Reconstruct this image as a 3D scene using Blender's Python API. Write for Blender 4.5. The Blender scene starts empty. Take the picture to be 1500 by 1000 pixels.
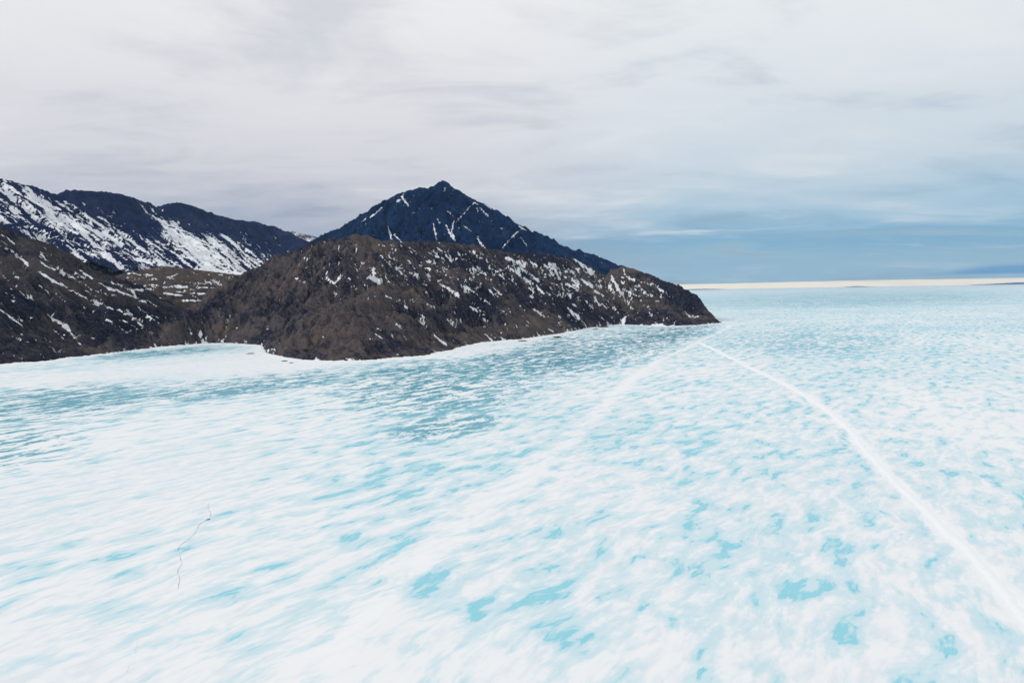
import bpy, math, random
import numpy as np
from mathutils import Matrix

C = bpy.context.scene.collection
CAM_H = 120.0
F = 1000.0                                   # focal length in px of the 1500 px wide photograph (24 mm)
ROLL = math.radians(0.99)
PITCH = math.atan(0.0745 * math.cos(ROLL))

# ------------------------------------------------------------------ camera
fw = np.array([0, math.cos(PITCH), -math.sin(PITCH)])
up0 = np.array([0, math.sin(PITCH), math.cos(PITCH)])
X0 = np.array([1.0, 0, 0])
RT = math.cos(ROLL) * X0 - math.sin(ROLL) * up0
UP = math.sin(ROLL) * X0 + math.cos(ROLL) * up0
CAM = np.array([0, 0, CAM_H])

def ray(px, py):
    return fw + (px - 750) / F * RT + (500 - py) / F * UP
def P(px, py, Y):
    d = ray(px, py); return CAM + d * (Y / d[1])
def G(px, py):
    d = ray(px, py); return CAM + d * (-CAM_H / d[2])
def proj(x, y, z):
    vx, vy, vz = x, y, z - CAM_H
    dz = vx * fw[0] + vy * fw[1] + vz * fw[2]
    dz = np.where(dz < 1, 1, dz)
    u = (vx * RT[0] + vy * RT[1] + vz * RT[2]) / dz
    v = (vx * UP[0] + vy * UP[1] + vz * UP[2]) / dz
    return 750 + F * u, 500 - F * v

# ------------------------------------------------------------------ numpy noise
def _h(ix, iy, s):
    with np.errstate(over='ignore'):
        n = (ix.astype(np.int64) * 374761393 + iy.astype(np.int64) * 668265263 + s * 1442695041) & 0xffffffff
        n = ((n ^ (n >> 13)) * 1274126177) & 0xffffffff
        n = n ^ (n >> 16)
    return (n & 0xffff) / 65535.0
def gnoise(x, y, s=0):
    ix = np.floor(x); iy = np.floor(y); fx = x - ix; fy = y - iy
    ux = fx * fx * fx * (fx * (fx * 6 - 15) + 10); uy = fy * fy * fy * (fy * (fy * 6 - 15) + 10)
    def g(a, b):
        t = _h(ix + a, iy + b, s) * 2 * math.pi
        return np.cos(t) * (fx - a) + np.sin(t) * (fy - b)
    a = g(0, 0) + (g(1, 0) - g(0, 0)) * ux
    b = g(0, 1) + (g(1, 1) - g(0, 1)) * ux
    return (a + (b - a) * uy) * 1.4
def fbm(x, y, o=5, s=0, gain=.5, ridged=False):
    r = 0; a = 1; t = 0
    c, sn = math.cos(.6), math.sin(.6)
    for k in range(o):
        n = gnoise(x, y, s + k * 17)
        if ridged: n = 1 - 2 * np.abs(n) * 1.3
        r = r + a * n; t += a; a *= gain
        x, y = (x * c - y * sn) * 2.03 + 11.3, (x * sn + y * c) * 2.03 + 5.7
    return r / t

def seg_dist(x, y, a, b):
    dx, dy = b[0] - a[0], b[1] - a[1]
    L = dx * dx + dy * dy + 1e-9
    t = np.clip(((x - a[0]) * dx + (y - a[1]) * dy) / L, 0, 1)
    return np.hypot(x - a[0] - t * dx, y - a[1] - t * dy), t

# ------------------------------------------------------------------ coast (one closed outline of the land)
front = [(-500, 575), (-250, 555), (-100, 544), (0, 534), (30, 531), (62, 530), (100, 524), (130, 521), (165, 517), (190, 514),
         (235, 508), (262, 506), (300, 503), (340, 503), (385, 506),
         (388, 513), (396, 519), (420, 524), (446, 527.5), (480, 529), (519, 528.5), (550, 527), (574, 524.5), (600, 523), (623, 521), (643, 515.5),
         (661, 513.5), (668, 510), (702, 502.5), (735, 499), (765, 497), (795, 492), (824, 488), (850, 483), (865, 480), (878, 478.5),
         (890, 476.5), (912, 475.5), (940, 476.5), (978, 477.5), (1003, 477), (1024, 476), (1045, 474.3), (1059, 472.7)]
coast = [tuple(G(*p)[:2]) for p in front]
coast += [(720, 2600), (610, 2900), (640, 3300), (760, 3800), (900, 4500), (1100, 6000), (500, 9500), (-3000, 11000), (-9000, 9000), (-9000, 2500), (-4500, 500)]
def coast_ds(x, y):
    d = np.full(x.shape, 1e9); inside = np.zeros(x.shape, bool)
    n = len(coast)
    for i in range(n):
        a = coast[i]; b = coast[(i + 1) % n]
        dd, _ = seg_dist(x, y, a, b); d = np.minimum(d, dd)
        if a[1] != b[1]:
            c = ((a[1] > y) != (b[1] > y)) & (x < (b[0] - a[0]) * (y - a[1]) / (b[1] - a[1]) + a[0])
            inside ^= c
    return np.where(inside, d, -d)

# ------------------------------------------------------------------ object helpers
def tag(o, label=None, cat=None, kind=None, group=None):
    if label: o['label'] = label
    if cat: o['category'] = cat
    if kind: o['kind'] = kind
    if group: o['group'] = group
    return o
def mesh_obj(name, co, faces, mat, attrs=None, smooth=True, parent=None):
    me = bpy.data.meshes.new(name)
    co = np.asarray(co, dtype=np.float32)
    me.vertices.add(len(co)); me.vertices.foreach_set('co', co.ravel())
    faces = np.asarray(faces, dtype=np.int32); k = faces.shape[1]
    me.loops.add(faces.size); me.loops.foreach_set('vertex_index', faces.ravel())
    me.polygons.add(len(faces))
    me.polygons.foreach_set('loop_start', np.arange(0, faces.size, k, dtype=np.int32))
    me.polygons.foreach_set('loop_total', np.full(len(faces), k, dtype=np.int32))
    me.polygons.foreach_set('use_smooth', np.full(len(faces), smooth, dtype=bool))
    me.update(calc_edges=True)
    for n, v in (attrs or {}).items():
        v = np.asarray(v, dtype=np.float32)
        if v.ndim == 1:
            at = me.attributes.new(n, 'FLOAT', 'POINT'); at.data.foreach_set('value', v)
        else:
            at = me.attributes.new(n, 'FLOAT_VECTOR', 'POINT'); at.data.foreach_set('vector', v.ravel())
    me.materials.append(mat)
    o = bpy.data.objects.new(name, me); C.objects.link(o)
    if parent: o.parent = parent
    return o

# ------------------------------------------------------------------ node helper
class NT:
    def __init__(s, name=None, tree=None):
        if tree is None:
            s.mat = bpy.data.materials.new(name); s.mat.use_nodes = True; tree = s.mat.node_tree
        s.t = tree; tree.nodes.clear()
    def n(s, kind, **kw):
        nd = s.t.nodes.new(kind)
        ins = kw.pop('ins', {})
        for k, v in kw.items(): setattr(nd, k, v)
        for k, v in ins.items(): s.set(nd.inputs[k], v)
        return nd
    def set(s, sock, v):
        if isinstance(v, bpy.types.NodeSocket): s.t.links.new(v, sock)
        else: sock.default_value = v
    def m(s, op, a, b=0.0, c=0.0, clamp=False):
        nd = s.t.nodes.new('ShaderNodeMath'); nd.operation = op; nd.use_clamp = clamp
        s.set(nd.inputs[0], a); s.set(nd.inputs[1], b); s.set(nd.inputs[2], c)
        return nd.outputs[0]
    def mix(s, f, a, b):
        nd = s.t.nodes.new('ShaderNodeMix'); nd.data_type = 'RGBA'; nd.clamp_factor = True
        s.set(nd.inputs[0], f)
        for i, v in ((6, a), (7, b)):
            if not isinstance(v, bpy.types.NodeSocket): v = (*v, 1) if len(v) == 3 else v
            s.set(nd.inputs[i], v)
        return nd.outputs[2]
    def step(s, v, lo, hi, smooth=True):
        nd = s.t.nodes.new('ShaderNodeMapRange'); nd.interpolation_type = 'SMOOTHSTEP' if smooth else 'LINEAR'
        s.set(nd.inputs[0], v); s.set(nd.inputs[1], lo); s.set(nd.inputs[2], hi)
        return nd.outputs[0]
    def noise(s, vec, scale, detail=5, rough=.55, dist=0.0, kind='FBM'):
        nd = s.t.nodes.new('ShaderNodeTexNoise'); nd.noise_type = kind
        s.set(nd.inputs['Vector'], vec); s.set(nd.inputs['Scale'], scale); s.set(nd.inputs['Detail'], detail)
        s.set(nd.inputs['Roughness'], rough); s.set(nd.inputs['Distortion'], dist)
        return nd.outputs[0]
    def scale(s, vec, sx, sy, sz=1.0, rot=0.0, loc=(0, 0, 0)):
        nd = s.t.nodes.new('ShaderNodeMapping'); s.set(nd.inputs['Vector'], vec)
        nd.inputs['Scale'].default_value = (sx, sy, sz); nd.inputs['Rotation'].default_value = (0, 0, rot); nd.inputs['Location'].default_value = loc
        return nd.outputs[0]
    def attr(s, name, vec=False):
        nd = s.t.nodes.new('ShaderNodeAttribute'); nd.attribute_name = name
        return nd.outputs['Vector'] if vec else nd.outputs['Fac']
    def bump(s, h, strength, dist):
        nd = s.t.nodes.new('ShaderNodeBump'); s.set(nd.inputs['Height'], h)
        nd.inputs['Strength'].default_value = strength; nd.inputs['Distance'].default_value = dist
        return nd.outputs[0]
    def out(s, col, rough=.9, spec=.2, normal=None):
        p = s.t.nodes.new('ShaderNodeBsdfPrincipled')
        s.set(p.inputs['Base Color'], col if isinstance(col, bpy.types.NodeSocket) else (*col, 1))
        s.set(p.inputs['Roughness'], rough); s.set(p.inputs['Specular IOR Level'], spec)
        if normal is not None: s.set(p.inputs['Normal'], normal)
        o = s.t.nodes.new('ShaderNodeOutputMaterial'); s.t.links.new(p.outputs[0], o.inputs[0])
        return s.mat

# ------------------------------------------------------------------ rock + snow material
def rock_mat(name, brown, dark, warm, snow_amt=0.0, streak=(1 / 16, 1 / 110), blob=1 / 60, warm_thr=.56, fine=1.0, streak_w=1.0, blob_w=1.0, hol_w=.14, sdist=.5, rbump=1.0, attr_gain=.62, fleck=1 / 7):
    N = NT(name)
    pos = N.n('ShaderNodeNewGeometry').outputs['Position']
    flow = N.attr('flow', True)          # x: across the fall line, y: down the fall line, z: height (metres)
    hollow = N.attr('hollow'); sn = N.attr('snow'); tint = N.attr('tint'); shore = N.attr('shore')
    big = N.noise(pos, 1 / 230, 5, .6, .6)
    med = N.noise(pos, 1 / 55 * fine, 6, .62, .4)
    rill = N.noise(N.scale(flow, streak[0] * 1.5, streak[1] * 1.2, 1 / 60), 1, 5, .6, .3)
    grit = N.noise(pos, 1 / 5.5, 4, .7)
    col = N.mix(N.step(N.m('ADD', N.m('MULTIPLY_ADD', tint, .09, big), N.m('MULTIPLY', N.m('SUBTRACT', rill, .5), .7)), .40, .62), dark, brown)  # blue-black shadow tones mixed into the rock colour, in patches and rills
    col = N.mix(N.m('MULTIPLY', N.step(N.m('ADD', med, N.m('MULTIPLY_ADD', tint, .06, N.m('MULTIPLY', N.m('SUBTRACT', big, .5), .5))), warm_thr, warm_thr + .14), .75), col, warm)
    col = N.mix(N.step(grit, .45, .75), col, N.mix(.5, col, (brown[0] * 1.9, brown[1] * 1.9, brown[2] * 1.95)))
    col = N.mix(N.m('MULTIPLY', N.step(grit, .48, .28), .55), col, (dark[0] * .5, dark[1] * .5, dark[2] * .5))
    # snow: lies in hollows and rills, in patches drawn out down the slope
    s1 = N.noise(N.scale(flow, streak[0], streak[1], 1 / 90), 1, 5, .62, sdist)
    s2 = N.noise(N.scale(flow, blob, blob * .55, 1 / 45), 1, 6, .62, .8)
    s3 = N.noise(N.scale(flow, fleck, fleck * .42, 1 / 16), 1, 4, .6, .3)
    s4 = N.noise(N.scale(flow, 1 / 3.2, 1 / 7, 1 / 5), 1, 3, .65)
    base = N.m('ADD', N.m('MULTIPLY', N.m('SUBTRACT', s1, .5), 1.1 * streak_w), N.m('MULTIPLY', N.m('SUBTRACT', s2, .5), 1.0 * blob_w))
    base = N.m('ADD', base, N.m('MULTIPLY', N.m('SUBTRACT', s3, .5), 1.5 * blob_w))
    base = N.m('ADD', base, N.m('MULTIPLY', N.m('SUBTRACT', s4, .5), .55))
    base = N.m('ADD', base, N.m('MULTIPLY', hollow, hol_w))
    base = N.m('ADD', base, N.m('MULTIPLY', sn, attr_gain))
    base = N.m('ADD', base, N.m('MULTIPLY', shore, .22))
    fac = N.step(base, .34 - snow_amt, .38 - snow_amt)
    snowc = N.mix(N.noise(pos, 1 / 30, 3), (.84, .85, .88), (.74, .77, .82))
    col = N.mix(fac, col, snowc)
    hgt = N.m('ADD', N.m('MULTIPLY', med, 7), N.m('ADD', N.m('MULTIPLY', grit, 1.5), N.m('MULTIPLY', rill, 4)))
    hgt = N.m('MULTIPLY', hgt, N.m('SUBTRACT', 1, N.m('MULTIPLY', fac, .75)))
    return N.out(col, N.m('SUBTRACT', .93, N.m('MULTIPLY', fac, .3)), .05, N.bump(hgt, 1.0, 2.2))

# ------------------------------------------------------------------ terrain builder
def blur(a, k):
    for ax in (0, 1):
        c = np.cumsum(np.pad(a, [(k + 1, k) if i == ax else (0, 0) for i in (0, 1)], mode='edge'), axis=ax)
        nn = a.shape[ax]
        a = (np.take(c, range(2 * k + 1, 2 * k + 1 + nn), ax) - np.take(c, range(0, nn), ax)) / (2 * k + 1)
    return a
def terrain(name, label, ridges, box, step, mat, flowdir, seed=0, use_coast=True, gully=(10, 70, 420), rough=(9, 90), jag=3.0, base=-8,
            painted=(), snow_bias=None, cut=-4.0, terrace=0, cat='hill', ero=(1.6, 5, .5, 45), wid=.85, ledge=3.5, tint=None):
    x0, x1, y0, y1 = box
    nx = int((x1 - x0) / step) + 1; ny = int((y1 - y0) / step) + 1
    X, Y = np.meshgrid(np.linspace(x0, x1, nx), np.linspace(y0, y1, ny))
    # domain warp so that spurs wander
    wx = X + 26 * fbm(X / 190, Y / 190, 4, seed + 3) ; wy = Y + 26 * fbm(X / 190 + 9, Y / 190 + 4, 4, seed + 5)
    ds = coast_ds(X + 9 * fbm(X / 30, Y / 30, 5, 77, .6), Y + 13 * fbm(X / 34 + 3, Y / 34, 5, 78, .6)) if use_coast else None
    H = np.full(X.shape, -1e6); DR = np.full(X.shape, 1e6)
    for rd in ridges:
        pts, slope, pexp, amp = rd['pts'], rd.get('slope', .6), rd.get('p', 1.0), rd.get('warp', 1.0)
        qx = X + (wx - X) * amp; qy = Y + (wy - Y) * amp
        sc_ = np.clip(ds, 0, rd.get('cap', 450)) if use_coast else None
        for a, b in zip(pts[:-1], pts[1:]):
            d0, t0 = seg_dist(X, Y, a, b)
            d1, t1 = seg_dist(qx, qy, a, b)
            w = np.clip(d0 / 120, 0, 1)
            d = d0 * (1 - w) + d1 * w; t = t0 * (1 - w) + t1 * w
            z = a[2] + (b[2] - a[2]) * t
            if use_coast:
                h = z * (sc_ / (sc_ + d + 1e-3)) ** pexp
                if 'slope' in rd: h = np.minimum(h, np.maximum(z - slope * d, h * rd.get('floor', 0)))
            else:
                h = z - slope * d / (1 + d / rd.get('L', 2500))
            m = h > H
            H = np.where(m, h, H); DR = np.where(m, d, DR)
    fx, fy = flowdir; fl = math.hypot(fx, fy); fx /= fl; fy /= fl
    al = X * fx + Y * fy; ac = -X * fy + Y * fx
    wob = 45 * fbm(X / 320, Y / 320, 3, seed + 31)
    ac = ac + wob
    g = fbm(ac / gully[1], al / gully[2], 5, seed + 41, .55, True)
    r = fbm(X / rough[1], Y / rough[1], 6, seed + 51, .52, True)
    r2 = fbm(X / (rough[1] * 2.4), Y / (rough[1] * 2.4), 3, seed + 52)
    fade = np.clip(.22 + DR / 70, .0, 1)
    sh = np.clip(ds / 70, 0.0, 1) if use_coast else 1.0
    n = (gully[0] * (g - .15) + rough[0] * (r - .1) + rough[0] * 1.3 * r2)
    H = H + n * fade * (sh * .9 + .1 if use_coast else 1)
    H = H + jag * .45 * fbm(X / 10, Y / 10, 3, seed + 65, .6, True) * (sh * .8 + .2 if use_coast else 1) + jag * fbm(X / 30, Y / 30, 4, seed + 61, .6, True) * (sh * .8 + .2 if use_coast else 1)
    if use_coast:
        low = np.where(ds < 0, ds * .35, 0)
        H = np.where(ds < 0, np.minimum(H, 0) + low, np.maximum(H, -.4 + .4 * np.clip(ds, 0, 30)))
        H = np.where(ds < 0, -.6 + ds * .35, H)
    cl = fbm(X / 75 + .4 * g, Y / 75, 4, seed + 71, .55); cl2 = fbm(X / 38, Y / 38 + .4 * r, 4, seed + 73, .55)
    H = H + ledge * (np.tanh(cl * 9) + .5 * np.tanh(cl2 * 9)) * fade * (np.clip(ds / 50, .05, 1) if use_coast else 1)
    # running water and sliding snow cut gullies
    rng = np.random.default_rng(seed); flowmap = np.zeros(X.shape)
    lim = (np.clip(ds / 60, 0, 1) if use_coast else np.clip((H - 300) / 80, 0, 1))
    for rnd in range(ero[1]):
        S = blur(H, 1); gy, gx = np.gradient(S)
        nd = int(H.size * ero[2]); qx = rng.random(nd) * (nx - 3) + 1; qy = rng.random(nd) * (ny - 3) + 1
        vx = np.zeros(nd); vy = np.zeros(nd); acc = np.zeros(H.size)
        for st in range(ero[3]):
            ix = qx.astype(int); iy = qy.astype(int)
            gxx = gx[iy, ix]; gyy = gy[iy, ix]; l = np.hypot(gxx, gyy) + 1e-6
            vx = .45 * vx - .55 * gxx / l; vy = .45 * vy - .55 * gyy / l
            l2 = np.hypot(vx, vy) + 1e-6; qx = np.clip(qx + vx / l2, 1, nx - 2); qy = np.clip(qy + vy / l2, 1, ny - 2)
            acc += np.bincount(qy.astype(int) * nx + qx.astype(int), weights=np.minimum(l / step, 1.2) * min(1, st / 8) * ((qx > 5) & (qx < nx - 6) & (qy > 5) & (qy < ny - 6)), minlength=H.size)
        acc = blur(acc.reshape(ny, nx), 1) / (ero[2] * ero[3] * .25)
        acc = np.log1p(acc)
        edge = np.zeros(X.shape); edge[14:-14, 14:-14] = 1; edge = blur(edge, 4)
        H = H - ero[0] * np.minimum(acc, 3.2) * lim * edge * np.clip(DR / 40, .15, 1)
        flowmap += acc * edge
    fm = blur(flowmap, 1) - blur(blur(flowmap, 5), 5)
    fm = np.clip(fm / (np.std(fm) + 1e-6), -1.5, 2.0)
    # hollows: difference from a blurred copy
    k = max(2, int(14 / step)); hol = blur(blur(H, k), k) - H
    hollow = np.clip(hol / (1.2 * np.std(hol) + 1e-6), -1.5, 1.5)
    k2 = max(3, int(40 / step)); hol = blur(blur(H, k2), k2) - H
    hollow = .5 * hollow + .5 * np.clip(hol / (1.2 * np.std(hol) + 1e-6), -1.5, 1.5)
    # lasting snow beds, laid where they lie on the mountain
    hollow = .45 * hollow + .65 * fm
    snow = np.zeros(X.shape)
    PX, PY = proj(X, Y, H)
    jx = PX + 2.4 * fbm(X / 22, Y / 22, 4, 91); jy = PY + 2.0 * fbm(X / 22 + 7, Y / 22, 4, 93)
    sc = (2.0 + .0)
    for w, pl in painted:
        for a, b in zip(pl[:-1], pl[1:]):
            d, t = seg_dist(jx, jy, a, b)
            snow = np.maximum(snow, np.clip(1.12 - d / (w * wid), -.0, 1))
    if snow_bias is not None: snow = snow + snow_bias(PX, PY, X, Y, H)
    shore = np.exp(-np.clip(ds, 0, None) / 5.0) if use_coast else np.zeros(X.shape)
    idx = np.arange(nx * ny).reshape(ny, nx)
    f = np.stack([idx[:-1, :-1], idx[:-1, 1:], idx[1:, 1:], idx[1:, :-1]], -1).reshape(-1, 4)
    Hf = H.ravel()
    keep = (Hf[f].max(1) > cut)
    f = f[keep]
    used = np.zeros(nx * ny, bool); used[f.ravel()] = True
    remap = np.cumsum(used) - 1
    co = np.stack([X.ravel(), Y.ravel(), Hf], -1)[used]
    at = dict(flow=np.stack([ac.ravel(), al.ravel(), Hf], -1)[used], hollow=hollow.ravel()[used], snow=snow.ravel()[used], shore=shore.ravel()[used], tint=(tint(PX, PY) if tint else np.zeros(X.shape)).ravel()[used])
    o = mesh_obj(name, co, remap[f], mat, at)
    return tag(o, label, cat, 'structure')

def R(*pts): return [tuple(P(*p)) for p in pts]

# ---- materials of the mountains (the farther rock is the same dark gneiss, with the blue haze of distance put into its colour)
M_near = rock_mat('brown_rock', (.090, .076, .076), (.012, .015, .035), (.135, .098, .078), snow_amt=.005, streak=(1 / 12, 1 / 50), blob=1 / 40)
M_left = rock_mat('dark_scree', (.064, .055, .058), (.009, .012, .029), (.090, .074, .058), snow_amt=-.015, streak=(1 / 11, 1 / 130), blob=1 / 50, warm_thr=.6)
M_valley = rock_mat('brown_tundra', (.082, .063, .056), (.034, .030, .036), (.098, .074, .062), snow_amt=.03, streak=(1 / 40, 1 / 40), blob=1 / 50, fine=.7)
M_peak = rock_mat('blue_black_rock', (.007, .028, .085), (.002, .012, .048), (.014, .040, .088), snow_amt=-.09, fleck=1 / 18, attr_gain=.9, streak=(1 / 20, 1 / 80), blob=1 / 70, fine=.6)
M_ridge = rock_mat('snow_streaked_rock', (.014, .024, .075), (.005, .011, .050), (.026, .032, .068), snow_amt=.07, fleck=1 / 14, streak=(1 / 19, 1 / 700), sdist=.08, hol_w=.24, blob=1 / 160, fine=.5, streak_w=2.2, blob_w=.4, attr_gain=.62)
M_snowy = rock_mat('snowfield_rock', (.03, .035, .05), (.02, .03, .05), (.03, .035, .05), snow_amt=.35, streak=(1 / 60, 1 / 200), blob=1 / 200)

# ---- D + E: the brown headland in the middle
sD = [(3, [(477, 406), (488, 414)]), (3, [(434, 408), (447, 414)]), (2, [(496, 361), (496, 371)]), (1.6, [(522, 358), (522, 368)]), (4, [(537, 406), (548, 410), (557, 411)]),
      (1.5, [(555, 373), (574, 390)]), (3, [(643, 414), (659, 425), (673, 435)]), (5, [(664, 428), (672, 430)]), (2, [(627, 369), (640, 377)]), (2.5, [(681, 419), (699, 430)]), (2, [(705, 437), (726, 449), (742, 461)]),
      (3, [(742, 377), (768, 390)]), (3, [(745, 390), (765, 406), (780, 415)]), (2, [(717, 425), (733, 437)]), (1.5, [(659, 379), (685, 380)]), (3, [(624, 382), (637, 385)]),
      (4, [(637, 491), (653, 505)]), (3.5, [(534, 493), (546, 497)]), (2, [(550, 480), (565, 486), (576, 493)]), (2, [(576, 470), (587, 481)]), (3, [(550, 489), (565, 501)]),
      (2.5, [(701, 465), (715, 470)]), (2, [(686, 446), (698, 454)]), (2, [(480, 409), (490, 416), (499, 406)]), (4, [(780, 405), (789, 410)]), (2, [(760, 392), (780, 403)]),
      (2, [(786, 419), (797, 430)]), (5, [(839, 410), (848, 417)]), (3, [(852, 408), (866, 420)]), (3, [(839, 377), (857, 392), (870, 398)]), (4, [(896, 405), (905, 423), (909, 432)]),
      (2, [(892, 418), (901, 432)]), (2, [(914, 394), (915, 402), (929, 412)]), (2, [(953, 414), (975, 428)]), (2, [(872, 426), (885, 434)]), (2, [(881, 444), (892, 452)]),
      (4, [(835, 454), (848, 466)]), (3, [(782, 452), (797, 463)]), (2, [(760, 448), (769, 456)]), (3, [(912, 469), (918, 463)]), (1.5, [(936, 425), (953, 434)]),
      (2, [(1002, 456), (1012, 465)]), (3, [(1015, 463), (1022, 464)]), (2, [(986, 477), (989, 471)]), (4, [(956, 476), (971, 476)]), (2, [(470, 495), (478, 490)]), (2, [(600, 400), (612, 404)]),
      (2, [(690, 392), (712, 402)]), (2, [(560, 430), (572, 436)]), (2, [(590, 448), (602, 452)]), (2, [(615, 470), (628, 480)]), (1.7, [(655, 467), (668, 478)])]
def blobs(px, py, L):
    b = np.zeros(px.shape)
    for cx, cy, rx, ry, v in L: b += v * np.exp(-(((px - cx) / rx) ** 2 + ((py - cy) / ry) ** 2))
    return b
def tintD(px, py): return blobs(px, py, [(420, 470, 42, 24, -.8), (385, 492, 30, 14, -.7), (485, 492, 62, 34, .75), (430, 408, 50, 26, .35), (600, 478, 50, 30, -.6), (690, 468, 60, 18, -.55), (650, 405, 60, 22, .4), (540, 365, 60, 14, .3), (870, 445, 40, 26, -.6), (940, 430, 40, 16, .35), (1010, 440, 30, 16, -.5), (780, 470, 50, 14, .35), (340, 470, 26, 22, .3)])  # rock tones, with the gully's shade and the lit nose painted in
def biasD(px, py, X, Y, H): return blobs(px, py, [(700, 395, 140, 35, .30), (850, 415, 70, 35, .32), (560, 400, 90, 25, .14), (470, 490, 90, 40, -.25), (390, 440, 60, 50, -.18), (620, 455, 70, 25, .12)])
rr_ = random.Random(8)
def fall_line(x, y, L, deg, w, bend=.1):
    a = math.radians(deg); pl = [(x, y)]
    for k in range(2): x += L / 2 * math.cos(a); y += L / 2 * math.sin(a); a += rr_.uniform(-bend, bend) * 3; pl.append((x, y))
    return (w, pl)
for k in range(190):
    u = rr_.random() ** .8; x = 540 + 430 * u; top = float(np.interp(x, [540, 620, 680, 740, 835, 897, 915, 1000], [352, 358, 360, 372, 384, 408, 396, 428])); bot = float(np.interp(x, [540, 640, 740, 890, 1000], [515, 510, 493, 474, 474]))
    y = top + 4 + (bot - top - 8) * rr_.random() ** 1.7
    sD.append(fall_line(x, y, rr_.choice([2, 3, 4, 6, 9, 14]), rr_.gauss(30, 16), rr_.choice([.9, 1.1, 1.4, 1.9]), .2))
for k in range(26): sD.append(fall_line(rr_.uniform(430, 560), rr_.uniform(365, 440), rr_.choice([2, 3, 5]), rr_.gauss(20, 30), rr_.choice([.9, 1.2, 1.6])))
rD = [dict(pts=R((322, 476, 1930), (345, 440, 2000), (380, 396, 2080), (430, 370, 2050), (480, 352, 1980), (505, 350, 1930), (525, 345, 1880), (545, 350, 1900),
                 (580, 358, 2000), (620, 355, 2100), (680, 358, 2200), (740, 369, 2350), (800, 376, 2500), (835, 380, 2600), (872, 396, 2650), (894, 411, 2620),
                 (915, 391, 2600), (940, 400, 2560), (975, 415, 2500), (1000, 425, 2470), (1022, 436, 2430), (1038, 455, 2390), (1052, 469, 2350)), p=1.0, cap=300, slope=.7, floor=.62),
      dict(pts=R((392, 509, 1455), (420, 490, 1450), (455, 468, 1455), (490, 452, 1490), (540, 434, 1570), (585, 400, 1780), (600, 365, 2000)), p=.55, slope=.62),
      dict(pts=R((490, 452, 1490), (500, 480, 1400), (500, 505, 1340)), p=.6, slope=.6),
      dict(pts=R((480, 352, 1980), (450, 385, 1900), (425, 420, 1830), (400, 455, 1780), (375, 490, 1730)), p=.8, slope=.5),
      dict(pts=R((640, 357, 2130), (645, 400, 1930), (655, 445, 1780), (660, 485, 1660)), p=.7, slope=.5),
      dict(pts=R((740, 369, 2350), (750, 405, 2200), (770, 445, 2080), (790, 475, 1980)), p=.7, slope=.5),
      dict(pts=R((835, 380, 2600), (845, 420, 2450), (858, 455, 2330)), p=.7, slope=.5),
      dict(pts=R((915, 391, 2600), (935, 430, 2480), (945, 462, 2380)), p=.7, slope=.5),
      dict(pts=R((980, 417, 2500), (1000, 450, 2420)), p=.7, slope=.5)]
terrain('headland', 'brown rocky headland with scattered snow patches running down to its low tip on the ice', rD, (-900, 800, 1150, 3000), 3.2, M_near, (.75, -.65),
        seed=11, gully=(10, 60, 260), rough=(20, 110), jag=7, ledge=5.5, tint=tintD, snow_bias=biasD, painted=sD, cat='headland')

# ---- B: dark slope on the left edge
sB = [(3, [(0, 361), (19, 369), (42, 389)]), (3.6, [(58, 374), (83, 393), (112, 409), (137, 425), (166, 433)]), (3, [(54, 397), (96, 421), (134, 441), (169, 453)]),
      (2.4, [(0, 400), (22, 419), (42, 438)]), (2.4, [(0, 453), (19, 467), (32, 477)]), (3, [(70, 461), (96, 478), (118, 504)]), (2.4, [(118, 397), (153, 419), (198, 435)]),
      (2, [(174, 453), (221, 478)]), (2.6, [(181, 469), (205, 485), (229, 504)]), (3, [(163, 413), (189, 424), (209, 425)]), (2.4, [(249, 477), (275, 497)]), (1.7, [(174, 477), (184, 486)]),
      (2, [(232, 472), (256, 496)]), (3, [(272, 462), (289, 475), (296, 490)]), (1.6, [(8, 345), (22, 358)]), (4, [(20, 400), (28, 410)]), (2, [(82, 430), (96, 441)]), (2.5, [(88, 512), (94, 516)]),
      (4, [(178, 508), (182, 514)]), (2, [(60, 385), (80, 395)]), (2.2, [(140, 432), (150, 446)]), (2, [(205, 440), (216, 447)]), (2.4, [(215, 462), (228, 470)]), (2, [(0, 420), (10, 430)])]
for k in range(75):
    x = rr_.uniform(-20, 270); top = float(np.interp(x, [0, 100, 180, 265], [331, 382, 413, 462])); bot = float(np.interp(x, [0, 130, 265], [525, 512, 500]))
    y = top + 4 + (bot - top - 12) * rr_.random(); sB.append(fall_line(x, y, rr_.choice([3, 6, 10, 18, 30]), rr_.gauss(36, 5), rr_.choice([.9, 1.2, 1.6, 2.0])))
rB = [dict(pts=R((-700, 150, 2100), (-350, 205, 2000), (-150, 270, 1930), (0, 331, 1900), (30, 345, 1920), (60, 360, 1950), (100, 382, 2000), (150, 400, 2100), (180, 413, 2150), (230, 440, 2080), (265, 462, 1990), (292, 486, 1920)), p=.9, cap=230, slope=.6, floor=.3),
      dict(pts=R((-150, 270, 1930), (-40, 400, 1650), (0, 470, 1480)), p=.7, slope=.55),
      dict(pts=R((30, 345, 1920), (90, 430, 1720), (120, 490, 1570)), p=.75, slope=.5),
      dict(pts=R((100, 382, 2000), (170, 440, 1850), (205, 490, 1720)), p=.75, slope=.5)]
terrain('hillside', 'dark brown hillside at the left edge with long slanting streaks of snow', rB, (-2600, -700, 1050, 2500), 3.6, M_left, (.95, -.32),
        seed=23, gully=(11, 52, 520), rough=(13, 100), jag=4.5, tint=lambda px, py: blobs(px, py, [(225, 470, 55, 34, -1.1), (130, 490, 90, 26, -.6), (40, 470, 60, 40, -.3), (60, 380, 60, 20, .5), (60, 515, 60, 12, .5)]), painted=sB, cat='hillside')

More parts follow.
